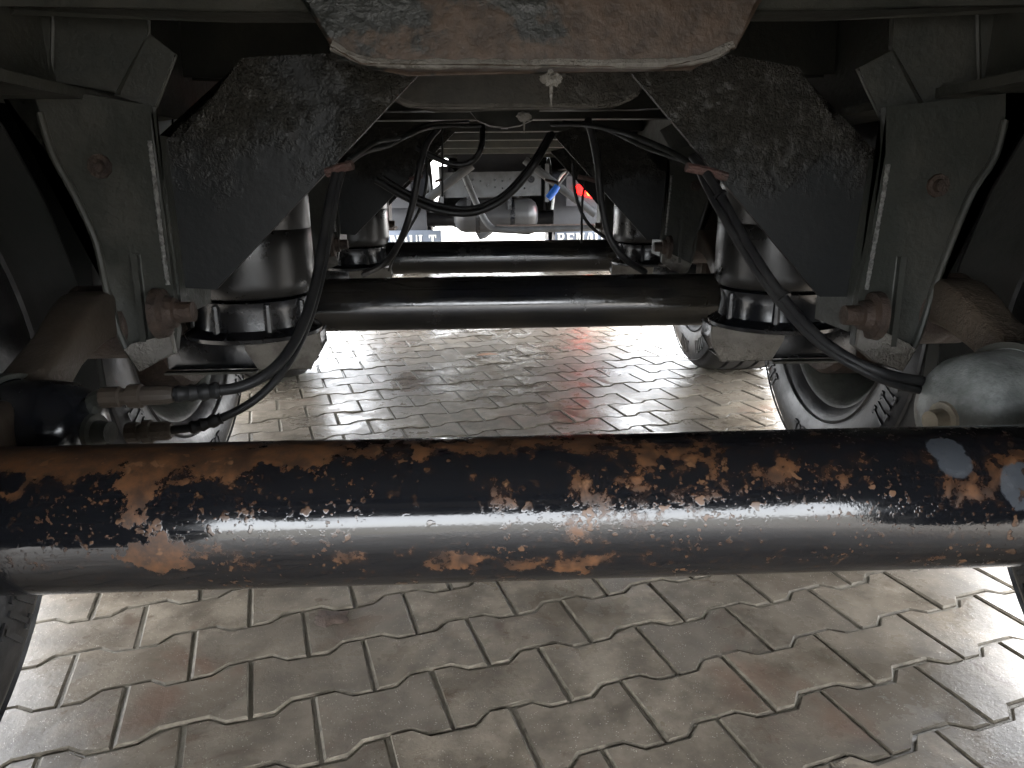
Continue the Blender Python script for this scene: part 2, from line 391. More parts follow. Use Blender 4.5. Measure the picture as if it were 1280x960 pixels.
for (x, y) in near[:298]:
    dz, ax_, ay_, az_ = jit(); o = bpy.data.objects.new('paver', random.choice(PMS)); o.location = (x, y, dz); o.rotation_euler = (ax_, ay_, TH+az_); link(o, pavement)
Vv, Ff = [], []
for (x, y) in cells:
    if (x, y) in NEAR: continue
    dz, ax_, ay_, az_ = jit(); mt = Matrix.Translation((x, y, dz)) @ Matrix.Rotation(TH+az_, 4, 'Z') @ Matrix.Rotation(ax_, 4, 'X') @ Matrix.Rotation(ay_, 4, 'Y')
    b0 = len(Vv); Vv += [tuple(mt @ Vector(v)) for v in random.choice(PVS)]; Ff += [[b0+i for i in f] for f in PF]
me = bpy.data.meshes.new('paver_field'); me.from_pydata(Vv, [], Ff); me.materials.append(M['wet_paver']); me.materials.append(M['paver_edge']); me.polygons.foreach_set('material_index', FM*(len(Ff)//len(FM)))
o = bpy.data.objects.new('paver_field', me); link(o, pavement); o['kind'] = 'stuff'

# ================================================================== TRAILER CHASSIS
chassis = empty('trailer_chassis', (XC, 2.5, 0), label='dark crusted steel trailer chassis with rails, crossmembers, gusset plates and hangers', cat='trailer chassis')
def cx(s, x): return XC+s*x
ZF = .942
for s in (-1, 1):      # main rails
    bm = bm_box((cx(s, .70)-.07, -1.4, ZF), (cx(s, .70)+.07, 8.6, ZF+.014))
    bm_box((cx(s, .70)-.005, -1.4, ZF+.014), (cx(s, .70)+.005, 8.6, 1.226), bm); bm_box((cx(s, .70)-.07, -1.4, 1.226), (cx(s, .70)+.07, 8.6, 1.24), bm)
    build('rail', bm, 'chassis_paint', chassis, smooth=False)
    bm = bm_box((cx(s, 1.235)-.02, -1.4, 1.13), (cx(s, 1.235)+.02, 8.6, 1.30)); build('side_rave', bm, 'chassis_paint', chassis, smooth=False)
    build('side_light_blocker', bm_box((cx(s, 1.255)-.004, -.3, .70), (cx(s, 1.255)+.004, 4.4, 1.13)), 'black_plastic', chassis, smooth=False)  # added panels that keep side light off the underside, not a trailer part
bm = bm_box((XC-1.215, -1.4, 1.24), (XC+1.215, 8.6, 1.285)); build('deck', bm, 'deck_wood', chassis, smooth=False)

# crossmembers: a plate with a deep rounded middle, one every 0.655 m
def crossmember(Y, dx=0.0, mat='chassis_paint', bot=.971, half=.240):
    t = .05
    pp = [(-.69, 1.222), (-.69, 1.05), (-.40, 1.035), (.40, 1.035), (.69, 1.05), (.69, 1.222)]
    o = build('crossmember', bm_prism([(XC+x, Y+.012, z) for x, z in pp], (0, t, 0)), 'chassis_paint', chassis, bevel=.006, seg=2)
    p = [(-half-.075, 1.20), (-half-.07, 1.075), (-half-.05, 1.040), (-half-.022, bot+.022), (-half+.015, bot+.006), (-half+.07, bot)]
    pts = p+[(-x, z) for x, z in p[::-1]]
    h_ = build('tub', bm_prism([(XC+x, Y, z) for x, z in pts], (0, t+.015, 0)), mat, o, bevel=.016, seg=4)
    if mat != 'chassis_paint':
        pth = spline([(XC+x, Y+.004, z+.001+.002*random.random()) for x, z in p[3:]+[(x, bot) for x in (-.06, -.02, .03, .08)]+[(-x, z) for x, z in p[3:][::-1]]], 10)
        build('mud_and_lit_edge', bm_tube(pth, [.0050+.0040*abs(mnoise.noise(q_*45))+.0010*random.random() for q_ in pth], 8), 'dried_mud', o)  # pale strip of dirt that also paints in the lit lower edge
    return o
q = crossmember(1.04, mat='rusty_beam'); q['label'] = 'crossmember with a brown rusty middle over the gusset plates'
steel('grey_crust', (.045, .043, .038), (.075, .071, .062), .4, .6, .7, 14, crust=.6, crust_c=(.085, .080, .07), spec=.35)
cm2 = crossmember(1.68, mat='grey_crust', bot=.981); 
crossmember(2.33, mat='chassis_paint', bot=.985, half=.06)
for Y in (2.985, 3.64, 4.3, 5.2, 6.1, 7.0, -.2, -.85, -1.33):
    build('crossmember', bm_box((XC-.69, Y, 1.06), (XC+.69, Y+.06, 1.222)), 'chassis_paint', chassis, bevel=.006)

PLY, HGY = 1.17, 1.13        # gusset plates, hangers of the rear axle
plate_px = {-1: [(302, 72), (420, 66), (530, 86), (270, 362), (216, 359), (204, 290), (190, 174), (228, 171), (247, 146)],
            1: [(998, 84), (900, 66), (790, 92), (1025, 371), (1074, 371), (1087, 300), (1106, 196), (1070, 192), (1051, 161)]}
hang_px = {-1: [(-10, 98), (37, 104), (44, 124), (50, 141), (67, 195), (94, 245), (120, 302), (134, 364), (153, 425), (176, 462), (219, 440), (222, 412), (215, 360), (207, 300), (189, 160), (190, 132)],
           1: [(1300, 112), (1258, 116), (1256, 150), (1243, 197), (1217, 237), (1196, 285), (1166, 364), (1146, 425), (1124, 463), (1092, 452), (1068, 432), (1073, 370), (1090, 290), (1107, 190), (1108, 134)]}
seam_px = {-1: [(190, 176), (197, 232), (205, 300), (213, 356)], 1: [(1107, 205), (1100, 250), (1091, 300), (1080, 362)]}
bolt_px = {-1: (232, 390), 1: (1064, 394)}
def hanger_set(s, dy):
    D = Vector((0, dy, 0))
    pl = [P(x, y, PLY)+D+Vector((s*.11 if dy > 2 else 0, 0, 0)) for x, y in plate_px[s]]
    build('gusset_plate', bm_prism(pl, (0, .010, 0)), 'crusted_paint', chassis, smooth=False)
    hp = [P(x, y, HGY)+D for x, y in hang_px[s]]
    h_ = build('hanger', bm_prism(hp, (0, .016, 0)), 'chassis_paint', chassis, bevel=.003)
    # flanged edge, inner side plate and ribs of the hanger
    oe = [P(x, y, HGY-.004)+D for x, y in hang_px[s][(3 if s < 0 else 2):(10 if s < 0 else 9)]]
    build('edge_flange', bm_tube(spline(oe, 5), .0055, 8), 'chassis_paint', h_)
    hb = [P(x, y, HGY)+D for x, y in ((hang_px[s][8:12]) if s < 0 else (hang_px[s][7:11]))]
    top = P(hang_px[s][-2][0], hang_px[s][-2][1], HGY)+D
    sp_ = [hb[3]+Vector((-s*.004, .017, .02)), top+Vector((-s*.004, .017, -.01)), top+Vector((-s*.004, .17, -.01)), hb[3]+Vector((-s*.004, .14, .02))]
    build('side_plate', bm_prism(sp_, (s*.010, 0, 0)), 'chassis_paint', h_, bevel=.001, seg=1)
    for (a, b) in (((172, 318), (184, 424)),):
        aa = P(a[0] if s < 0 else 1296-a[0], a[1], HGY)+D; bb = P(b[0] if s < 0 else 1296-b[0], b[1], HGY)+D
        if s > 0: aa.z -= .004; bb.z -= .008
        build('rib', bm_prism([aa+Vector((-.003, 0, 0)), aa+Vector((.003, 0, 0)), bb+Vector((.003, 0, 0)), bb+Vector((-.003, 0, 0)), ], (0, -.014, 0)), 'chassis_paint', h_, bevel=.0015, seg=1)
    mp = [P(*p_, HGY-.004)+D for p_ in ({-1: ((160, 436), (168, 430), (216, 416), (220, 440), (178, 461)), 1: ((1140, 436), (1132, 428), (1074, 400), (1069, 432), (1092, 451), (1124, 461))}[s])]
    build('mud_and_lit_edge', bm_prism(mp, (0, -.008, 0)), 'dried_mud', h_, bevel=.003)
    build('weld_bead', bm_tube(spline([P(x+s*3, y, HGY-.001)+D for x, y in seam_px[s]], 24), [.0026+.0012*random.random() for _ in range(73)], 8), 'weld_bead', h_)
    b = P(*bolt_px[s], HGY-.02)+D
    bt = build('pivot_bolt', bm_lathe([(-.012, 0), (-.012, .015), (.012, .016), (.014, .022), (.026, .025), (.030, .036), (.042, .038), (.046, 0)], b, (s, 0, -.04), 24), 'rusty_iron', h_, smooth=True)
    build('nut', bm_lathe([(-.016, 0), (-.016, .022), (-.002, .024), (-.002, 0)], b+Vector((s*.035, 0, 0)), (s, 0, 0), 6), 'rusty_iron', bt, smooth=False)
    for (bx, by) in ({-1: (125, 208), 1: (1172, 232)}[s],):
        build('bolt', bm_lathe([(-.012, 0), (-.012, .009), (-.004, .010), (-.004, .017), (.001, .018), (.001, 0)], P(bx, by, HGY)+D, (0, 1, 0), 10), 'rusty_iron', h_)
    # slanted web gussets over the hanger
    up_px = {-1: [(180, 40), (216, 68), (192, 132), (145, 118)], 1: [(1120, 62), (1076, 86), (1106, 150), (1156, 138)]}[s]
    build('web_gusset', bm_prism([P(x, y, 1.20)+D for x, y in up_px], (0, .012, 0)), 'chassis_paint', h_, bevel=.002, seg=1)
    sh_px = {-1: [(62, -60), (182, -60), (182, 40), (146, 116), (60, 98)], 1: [(1225, -60), (1118, -60), (1118, 58), (1156, 136), (1228, 124)]}[s]
    build('web_gusset', bm_prism([P(x, y, 1.19)+D for x, y in sh_px], (0, .012, 0)), 'chassis_paint', h_, bevel=.003, seg=1)
    ov_px = {-1: [(-160, -60), (61, -60), (59, 98), (-160, 66)], 1: [(1450, -60), (1227, -60), (1230, 122), (1450, 96)]}[s]
    build('web_gusset', bm_prism([P(x, y, 1.175)+D for x, y in ov_px], (0, .012, 0)), 'chassis_paint', h_, bevel=.003, seg=1)
    # little rod welded on the plate's slanted edge that carries the hoses
    a, b = {-1: (P(408, 216, PLY-.012), P(441, 206, PLY-.02)), 1: (P(858, 209, PLY-.02), P(908, 221, PLY-.012))}[s]
    build('hose_bracket', bm_tube([a+D, (a+b)/2+D+Vector((0, 0, .001)), b+D], .0072, 10), 'red_primer', chassis)
for i in range(3):
    for s in (-1, 1): hanger_set(s, i*PITCH_Y)

steel('white_plastic', (.75, .77, .8), (.68, .70, .72), .4, .5, .05, 20)
c = P(216, 164, 1.40); wc = build('white_banded_piece', bm_lathe([(-.05, 0), (-.05, .015), (-.045, .019), (.045, .019), (.05, .015), (.05, 0)], c, (1, .2, .12), 32), 'white_plastic', chassis)  # white banded cylinder in the gap by the plate, its use unknown
for t_ in (-.028, .004, .03): build('band', bm_lathe([(t_, .0192), (t_, .0203), (t_+.003, .0203), (t_+.003, .0192)], c, (1, .2, .12), 32, closed=True), 'black_paint', wc)
# drain plugs caked in mud
for (px, py, Y, r_) in ((689, 98, 1.06, .009), (655, 146, 1.70, .010)):
    c = P(px, py, Y)
    q = build('mud_lump', clump(c, (r_*1.5, r_*.7, r_), 3, px*.1), 'dried_mud', chassis)
    build('drip', bm_tube([c, c+Vector((0, 0, -.022)), c+Vector((0, 0, -.034))], [.003, .0022, .0006], 8), 'dried_mud', q)

# landing gear: legs, braces, bent shaft
LY = 5.2
for s in (-1, 1):
    lx = XC+s*.78
    lg = build('landing_leg', bm_box((lx-.055, LY-.05, .55), (lx+.055, LY+.06, 1.24)), 'rusty_iron', chassis, bevel=.008)
    build('leg_foot', bm_box((lx-.11, LY-.10, .53), (lx+.11, LY+.11, .549)), 'rusty_iron', lg, bevel=.004)
build('brace', bm_tube([P(590, 206, LY-.08), P(524, 257, LY-.08)], .030, 14), 'grey_metal', chassis)
build('brace', bm_tube([P(656, 200, LY-.08), P(744, 268, LY-.08)], .026, 14), 'grey_metal', chassis)
build('cross_shaft', bm_tube(spline([P(577, 210, LY), P(596, 255, LY), P(612, 282, LY), P(632, 287, LY), P(700, 286, LY), P(765, 284, LY)], 8), .022, 12), 'grey_metal', chassis)
bh = build('lever_handle', bm_tube([P(697, 232, LY-.4), P(693, 238, LY-.4), P(685, 248, LY-.4)], [.020, .024, .022], 12), 'blue_plastic', chassis, label='blue plastic lever handle')
build('lever_shaft', bm_tube([P(697, 232, LY-.4), P(708, 218, LY-.4), P(716, 205, LY-.36)], .008, 8), 'grey_metal', bh)

# ================================================================== AXLES
def axle(Y, label, tube_mat):
    e = empty('axle', (XC, Y, 0), label=label, cat='axle')
    bm = bm_lathe([(-.90, 0), (-.90, AX_R), (.90, AX_R), (.90, 0)], (XC, Y, AX_Z), (1, 0, 0), 96)
    build('tube', bm, tube_mat, e, origin=(XC, Y, AX_Z))
    for s in (-1, 1):
        path = [(cx(s, .665), Y+.515, .625), (cx(s, .662), Y+.44, .635), (cx(s, .655), Y+.34, .605), (cx(s, .65), Y+.22, .555), (cx(s, .645), Y+.10, .523), (cx(s, .645), Y-.02, .508), (cx(s, .66), Y-.16, .49), (cx(s, .68), Y-.36, .475)]
        rc_ = [(.07, .075), (.07, .07), (.055, .055), (.058, .066), (.10, .13), (.10, .165), (.08, .10), (.075, .082)]
        sp_ = spline(path, 5); rr = []
        for i in range(len(sp_)):
            f = i/5; a = int(min(f, 6)); t = f-a; rr.append((rc_[a][0]*(1-t)+rc_[a+1][0]*t, rc_[a][1]*(1-t)+rc_[a+1][1]*t))
        ar = build('trailing_arm', bm_tube(sp_, 0, rect=rr), 'brown_arm', e, bevel=.012, seg=3)
        build('pivot_eye', bm_lathe([(-.05, 0), (-.05, .052), (-.044, .058), (.044, .058), (.05, .052), (.05, 0)], (cx(s, .665), Y+.515, .615), (1, 0, 0), 32), 'rusty_iron', ar)
        # the cranked seat below the air spring, its end towards the rear caked with dry mud
        build('seat_beam', bm_box((cx(s, .67)-.10, Y-.375, .433), (cx(s, .67)+.10, Y-.355, .508)), 'black_paint', ar, bevel=.003)
        build('seat_lip', bm_box((cx(s, .67)-.10, Y-.398, .427), (cx(s, .67)+.10, Y-.376, .4325)), 'chassis_paint', ar, bevel=.001)
        tp = [(-.080, .5115), (.084, .5115), (.084, .478), (.060, .432), (-.052, .432), (-.076, .478)]
        st = build('spring_seat', bm_prism([(cx(s, .517)-s*x*.90, Y-.372, .472+(z-.472)*.90) for x, z in tp], (0, .09, 0)), 'black_paint', ar, bevel=.004)
        build('mud_face', bm_prism([(cx(s, .517)-s*x, Y-.385, z) for x, z in tp], (0, .012, 0)), 'dried_mud', st, bevel=.003)
    return e
axle(AX_Y, 'black axle tube flecked and patched with orange rust, bare scars at one end', 'rusting_axle_paint')
axle(AX_Y+PITCH_Y, 'glossy black axle tube between the rusty axle and the frontmost axle', 'worn_black')
axle(AX_Y+2*PITCH_Y, 'dull black axle tube next ahead of the glossy black one, closest to the mudflaps', 'worn_black')

# ================================================================== WHEELS
def wheel(x, Y, s, label, cen=.5136, Rt=.517):
    e = empty('wheel', (x, Y, 0), label=label, cat='wheel', group='wheels on the trailer axles')
    hw = .1925
    prof = [(-.135, .298), (-.150, .305), (-.176, .335), (-.190, .385), (-.1925, .42), (-.186, .46), (-.170, .492), (-.158, .505), (-.13, .512)]
    tr = []
    for gx in (-.095, -.032, .032, .095): tr += [(gx-.008, .517), (gx-.005, .505), (gx+.005, .505), (gx+.008, .517)]
    prof = prof+tr+[(-a, b) for a, b in prof[::-1]]
    prof += [(.11, .29), (-.11, .29)]
    org = Vector((x, Y, Rt))
    t = build('tyre', bm_lathe(prof, org, (1, 0, 0), 96, closed=True), 'tyre_rubber', e)
    for rr in (.345, .475): build('sidewall_ring', bm_lathe([(-s*(.1815 if rr < .4 else .182), rr-.004), (-s*(.186 if rr < .4 else .187), rr), (-s*(.1815 if rr < .4 else .182), rr+.004)], org, (1, 0, 0), 96), 'tyre_rubber', t)
    rim = [(-.150, .302), (-.153, .310), (-.145, .312), (-.135, .298), (-.10, .285), (-.06, .255), (.05, .25), (.09, .28), (.135, .297), (.15, .31), (.152, .30), (.135, .285), (.10, .27), (.10, .10), (.085, .10), (.085, .235), (.05, .238), (-.06, .243), (-.10, .272), (-.135, .287)]
    build('rim', bm_lathe([(s*a, b) for a, b in rim], org, (1, 0, 0), 72, closed=True), 'chassis_paint', e)
    build('brake_drum', bm_lathe([(s*a, b) for a, b in ((-.20, .06), (-.20, .20), (-.185, .212), (-.02, .214), (.02, .20), (.06, .17), (.06, .06))], org, (1, 0, 0), 48, closed=True), 'rusty_iron', e)
    # moulded blocks of worn lettering on the side towards the frame
    bm = bmesh.new()
    for a0 in (200, 236, 268, 312):
        for j in range(5):
            a = R(a0+j*3.6)
            for (r0, r1, w_) in ((.395, .445, .004), ((.395, .445)[j % 2]-.004, (.395, .445)[j % 2]+.004, .011)):
                c = org+Vector((-s*.1915, math.cos(a)*(r0+r1)/2, math.sin(a)*(r0+r1)/2)); u = Vector((0, math.cos(a), math.sin(a))); v = Vector((0, -math.sin(a), math.cos(a)))
                bm_prism([c+u*(r1-r0)/2*i_+v*w_*j_ for i_, j_ in ((-1, -1), (1, -1), (1, 1), (-1, 1))], (-s*.0035, 0, 0), bm)
    build('moulded_ridges', bm, 'tyre_rubber', t, smooth=False, kind='stuff')
    return e
for i, (off, nm) in enumerate(((.945, 'the rust-flecked axle'), (1.045, 'the glossy black axle'), (1.045, 'the frontmost black axle'))):
    for s in (-1, 1):
        side = 'on the dark brake chamber side' if s < 0 else 'on the silver brake chamber side'
        wheel(cx(s, off), AX_Y+i*PITCH_Y, s, f'tyred wheel of {nm}, {side}')

def arc_sheet(x0, x1, Y, Zc, r0, r1, a0, a1, n=16):
    bm = bmesh.new(); rg = []
    for i in range(n+1):
        a = R(a0+(a1-a0)*i/n); rg.append([bm.verts.new((x, Y-math.cos(a)*r_, Zc+math.sin(a)*r_)) for r_, x in ((r0, x0), (r0, x1), (r1, x1), (r1, x0))])
    for a, b in zip(rg, rg[1:]):
        for j in range(4): bm.faces.new((a[j], a[(j+1) % 4], b[(j+1) % 4], b[j]))
    bm.faces.new(rg[0]); bm.faces.new(rg[-1][::-1]); return bm
for i in range(3):
    for s in (-1, 1):
        a, b = sorted((cx(s, .735 if i == 0 else .80), cx(s, 1.25)))
        build('mudguard', arc_sheet(a, b, AX_Y+i*PITCH_Y, .517, .585, .590, -8, 188), 'black_plastic', chassis)

# ================================================================== AIR SPRINGS
def air_spring(x, Y, label):
    e = empty('air_spring', (x, Y, .513), label=label, cat='air spring')
    o_ = (x, Y, 0)
    build('piston', bm_lathe([(.5125, 0), (.5125, .118), (.518, .140), (.526, .142), (.532, .134), (.540, .121), (.572, .116), (.588, .118), (.596, .121), (.600, .112), (.600, 0)], o_, (0, 0, 1), 64), 'black_paint', e)
    b = build('bellows', bm_lathe([(.601, .09), (.601, .112), (.605, .124), (.616, .1315), (.635, .134), (.70, .1335), (.7355, .133), (.737, .1322), (.7385, .133), (.86, .133), (.90, .131), (.925, .122), (.925, 0)], o_, (0, 0, 1), 64), 'bellows_rubber', e)
    build('top_plate', bm_lathe([(.926, 0), (.926, .11), (.938, .11), (.938, 0)], o_, (0, 0, 1), 48), 'chassis_paint', e)
    for a in (200, 250, 300, 340):
        c = Vector((x+.119*math.cos(R(a)), Y+.119*math.sin(R(a)), .536)); build('clamp_lug', bm_lathe([(0, 0), (0, .009), (.055, .007), (.055, 0)], c, (0, 0, 1), 8), 'black_paint', e)
    return e
for i, nm in ((0, 'of the rust-flecked axle'), (1, 'of the glossy black axle'), (2, 'of the frontmost axle')):
    for s in (-1, 1):
        air_spring(cx(s, .568), AX_Y+i*PITCH_Y-.385, f'black air spring {nm}, '+('on the dark brake chamber side' if s < 0 else 'on the silver brake chamber side'))

# ================================================================== BRAKE CHAMBERS
def chamber(c, ax, r, mat, label, fit):
    e = empty('brake_chamber', c, label=label, cat='brake chamber')
    ax = Vector(ax).normalized()
    build('housing', bm_lathe([(0, 0), (0, r*.30), (.006, r*.62), (.018, r*.85), (.036, r*.97), (.055, r), (.105, r), (.107, r*1.09), (.117, r*1.09), (.119, r), (.16, r*.98), (.185, r*.8), (.195, .02), (.195, 0)], c, ax, 48), mat, e)
    build('band_clamp', bm_lathe([(.103, r*1.02), (.103, r*1.12), (.121, r*1.12), (.121, r*1.02)], c, ax, 48, closed=True), 'chassis_paint', e)
    bs = build('release_boss', bm_lathe([(-.022, 0), (-.022, .013), (-.004, .014), (-.004, .022), (.004, .024), (.004, 0)], c, ax, 16), fit, e)
    return e
chamber(P(1180, 524, .86), (1, .25, .03), .078, 'galvanised', 'silver grey brake chamber behind the rusty axle tube, pale boss on its end', 'brass')
e2 = chamber(P(118, 540, .86), (-1, .2, -.02), .062, 'black_paint', 'black brake chamber with two dirty hose fittings beside the mud-crusted hanger', 'chassis_paint')
for (a, b) in (((128, 497), (218, 493)), ((160, 541), (215, 538))):
    A, B = P(*a, .86), P(*b, .86); d = (B-A); L = d.length; dn = d.normalized()
    build('hose_fitting', bm_lathe([(0, 0), (0, .0125), (L*.25, .0125), (L*.27, .010), (L*.36, .010), (L*.38, .0145), (L*.55, .0145), (L*.57, .0115), (L*.9, .0115), (L, .009), (L, 0)], A, dn, 12), 'brown_arm', e2, angle=25)
build('fitting_elbow', bm_tube(spline([P(112, 520, .87), P(120, 500, .87), P(140, 496, .862)], 5), .011, 10), 'chassis_paint', e2)

# ================================================================== HOSES
def hose(pts, r, label, n=10, sleeves=(), mat='rubber_hose'):
    path = spline([P(x, y, Y) for x, y, Y in pts], n)
    o = build('air_hose', bm_tube(path, r, 12), mat, label=label, cat='hose')
    for (i0, i1) in sleeves:
        seg_ = path[i0:i1]; build('sleeve', bm_tube(seg_, [r*1.45+.0012*math.sin(j*1.9) for j in range(len(seg_))], 12), 'rubber_hose', o)
    return o
hose([(214, 493, .86), (262, 489, .87), (305, 482, .88), (345, 458, .91), (374, 416, .96), (393, 360, 1.03), (404, 300, 1.09), (412, 250, 1.13), (420, 218, 1.15)], .0068, 'thick black hose from the upper dirty fitting to the reddish bracket', sleeves=((1, 14),))
hose([(212, 538, .86), (245, 533, .865), (285, 519, .875), (322, 497, .89), (355, 462, .92), (382, 412, .98), (401, 350, 1.05), (413, 285, 1.11), (421, 240, 1.14), (428, 214, 1.155)], .0052, 'thinner black hose from the lower dirty fitting to the reddish bracket', sleeves=((8, 19),))
hose([(866, 196, 1.2), (884, 218, 1.15), (904, 250, 1.12), (934, 304, 1.07), (972, 362, 1.02), (1016, 414, .97), (1062, 448, .93), (1110, 468, .91), (1162, 478, .92), (1200, 484, .94)], .0068, 'thick black hose sagging from the bracket to the silver brake chamber', sleeves=((18, 20), (41, 43)))
hose([(872, 205, 1.19), (880, 226, 1.16), (902, 268, 1.11), (936, 324, 1.06), (976, 380, 1.01), (1022, 428, .96), (1072, 460, .92), (1118, 480, .91), (1164, 490, .92), (1200, 496, .94)], .0058, 'black hose hanging just under the thick hose to the silver chamber')
hose([(470, 225, 2.1), (508, 247, 2.1), (548, 263, 2.1), (590, 266, 2.1), (628, 250, 2.1), (656, 222, 2.1), (674, 196, 2.1), (690, 168, 2.25)], .0098, 'thick black hose hanging in a wide sag before the perforated plate', n=8)
hose([(478, 222, 2.14), (512, 242, 2.14), (552, 257, 2.14), (592, 260, 2.14), (627, 245, 2.14), (653, 219, 2.14), (671, 194, 2.14), (686, 168, 2.27)], .0075, 'black hose hanging close inside the wide sagging hose', n=8)
hose([(520, 184, 2.2), (548, 199, 2.2), (572, 206, 2.2), (592, 200, 2.2), (602, 182, 2.2), (603, 158, 2.3)], .0085, 'short black hose looping up to the crossmember', n=8)
hose([(548, 160, 1.95), (533, 180, 1.92), (524, 212, 1.9), (517, 250, 1.9), (503, 295, 1.92), (482, 328, 2.0), (455, 343, 2.15)], .0085, 'thick black hose dropping to the air spring beside the mudflap ending in LT', n=8)
hose([(540, 168, 2.4), (533, 192, 2.4), (534, 222, 2.4), (526, 258, 2.4), (509, 290, 2.4), (492, 322, 2.4), (486, 338, 2.45)], .0045, 'thin black line beside the hose dropping to the air spring', n=8)
hose([(553, 160, 2.4), (553, 200, 2.4), (553, 246, 2.4)], .0035, 'thin black line hanging straight down before the bent grey shaft', n=8)
hose([(432, 206, 1.22), (455, 190, 1.4), (486, 181, 1.55), (512, 168, 1.65), (545, 158, 1.9), (600, 157, 2.2)], .0055, 'black line running from the reddish bracket to the middle crossmember', n=8, mat='black_plastic')
hose([(436, 200, 1.24), (470, 178, 1.42), (500, 172, 1.6), (535, 155, 1.9), (585, 152, 2.25)], .0042, 'thin black line clipped along the first gusset plate edge', n=8, mat='black_plastic')
hose([(735, 150, 1.9), (742, 178, 1.95), (748, 215, 2.0), (752, 255, 2.0), (762, 296, 2.0), (780, 322, 2.0), (806, 340, 2.05)], .0095, 'thick black hose dropping to the air spring on the red lamp side', n=8)
hose([(728, 152, 2.35), (742, 172, 2.35), (750, 195, 2.35), (746, 225, 2.3), (756, 270, 2.25), (768, 305, 2.2), (790, 330, 2.2)], .0055, 'black line twisted beside the hose dropping on the red lamp side', n=8)
hose([(716, 205, 2.5), (719, 240, 2.5), (728, 268, 2.5), (744, 288, 2.5), (772, 306, 2.5)], .0055, 'thin black line curving in front of the red lamp', n=8)
hose([(735, 215, 2.9), (728, 250, 2.9), (727, 304, 2.9)], .0050, 'straight thin black line hanging in front of the red lamp', n=8)
hose([(690, 156, 2.25), (730, 156, 1.9), (780, 166, 1.6), (830, 186, 1.35), (866, 206, 1.2)], .0055, 'black line running from the middle crossmember to the bracket on the silver chamber side', n=8, mat='black_plastic')
hose([(705, 152, 2.2), (752, 160, 1.8), (806, 184, 1.45), (862, 203, 1.22)], .0040, 'thin grey-black line above the line to the bracket', n=8, mat='black_plastic')

# ================================================================== TOWING TRUCK
TY = 6.5
truck = empty('tractor_truck', (.066, TY+1, 0), label='towing truck rear with perforated grey plate, tank, lettered mudflaps and red lamps', cat='truck')
def tp(x, y, dy=0.0): return P(x, y, TY+dy)
cp = [tp(555, 216), tp(676, 214), tp(676, 244), tp(556, 247)]
plate = build('cross_plate', bm_prism(cp, (0, .012, 0)), 'grey_metal', truck, bevel=.003)
bm = bmesh.new()
for (hx, hy, rr) in [(569, 225, .020), (664, 224, .030)]+[(582+i*9.2, 225+(j*9)+((i*7) % 3-1)*1.2, .0075) for i in range(9) for j in range(2) if (i+j) % 4 != 3]:
    c = tp(hx, hy, -.001); bm_lathe([(0, 0), (0, rr), (.004, rr), (.004, 0)], c, (0, -1, 0), 14, bm)
build('bolt_holes', bm, 'black_paint', plate, kind='stuff')
up = build('upper_plate', bm_prism([tp(572, 192, .35), tp(662, 191, .35), tp(662, 213, .35), tp(572, 214, .35)], (0, .012, 0)), 'plastic_dark', truck, bevel=.003)
for s, x in ((-1, -.33), (1, .46)):
    build('frame_rail', bm_box((x-.04, TY+.02, .74), (x+.04, TY+5.2, .98)), 'plastic_dark', truck, bevel=.005)
tk = P(620, 269, TY+.12)
build('air_tank', bm_lathe([(-.37, 0), (-.365, .06), (-.345, .105), (-.31, .135), (-.27, .145), (.27, .145), (.31, .135), (.345, .105), (.365, .06), (.37, 0)], tk, (1, 0, 0), 40), 'tank_paint', truck)
for dx in (-.16, .14): build('tank_strap', bm_lathe([(dx-.018, .146), (dx-.018, .151), (dx+.018, .151), (dx+.018, .146)], tk, (1, 0, 0), 40, closed=True), 'black_paint', truck)
build('differential', clump(P(618, 262, TY+.9), (.30, .25, .23), 4, 3.3), 'tank_paint', truck)
fw_ = build('coupling_plate', bm_prism([tp(572, 172, .6), tp(580, 188, .6), tp(590, 194, .6), tp(640, 194, .6), tp(664, 190, .6), tp(680, 176, .6), tp(680, 168, .6), tp(572, 168, .6)], (0, .8, 0)), 'grey_metal', truck, bevel=.006)
build('gearbox', bm_prism([P(562, 196, TY+1.6), P(690, 196, TY+1.6), P(700, 280, TY+1.6), P(660, 288, TY+1.6), P(580, 288, TY+1.6), P(548, 270, TY+1.6)], (0, 1.2, 0)), 'black_plastic', truck, bevel=.05)
for (x_, y0_, y1_) in ((586, 246, 262), (637, 245, 262), (552, 208, 262), (684, 205, 252)):
    build('tank_hanger', bm_prism([tp(x_-2, y0_, -.03), tp(x_+2, y0_, -.03), tp(x_+2, y1_, -.03), tp(x_-2, y1_, -.03)], (0, .03, 0)), 'black_paint' if y0_ > 240 else 'grey_metal', truck, bevel=.003)
build('coupling_ring', bm_tube([P(612+26*math.cos(R(a)), 200-12*math.sin(R(a)), TY+.55) for a in range(0, 181, 12)], .018, 10), 'galvanised', truck)
build('air_line', bm_tube(spline([tp(690, 262, -.05), tp(694, 236, -.05), tp(703, 218, -.05), tp(716, 214, -.05), tp(724, 222, -.05)], 6), .012, 8), 'galvanised', truck)
build('underrun_beam', bm_prism([tp(622, 282, -.3), tp(790, 280, -.3), tp(790, 287, -.3), tp(622, 290, -.3)], (0, .07, 0)), 'rusty_iron', truck, bevel=.004)
for y_ in (1.0, 4.6): build('axle_tube', bm_lathe([(-1.0, 0), (-1.0, .07), (1.0, .07), (1.0, 0)], (.066, TY+y_, .50), (1, 0, 0), 24), 'plastic_dark', truck)
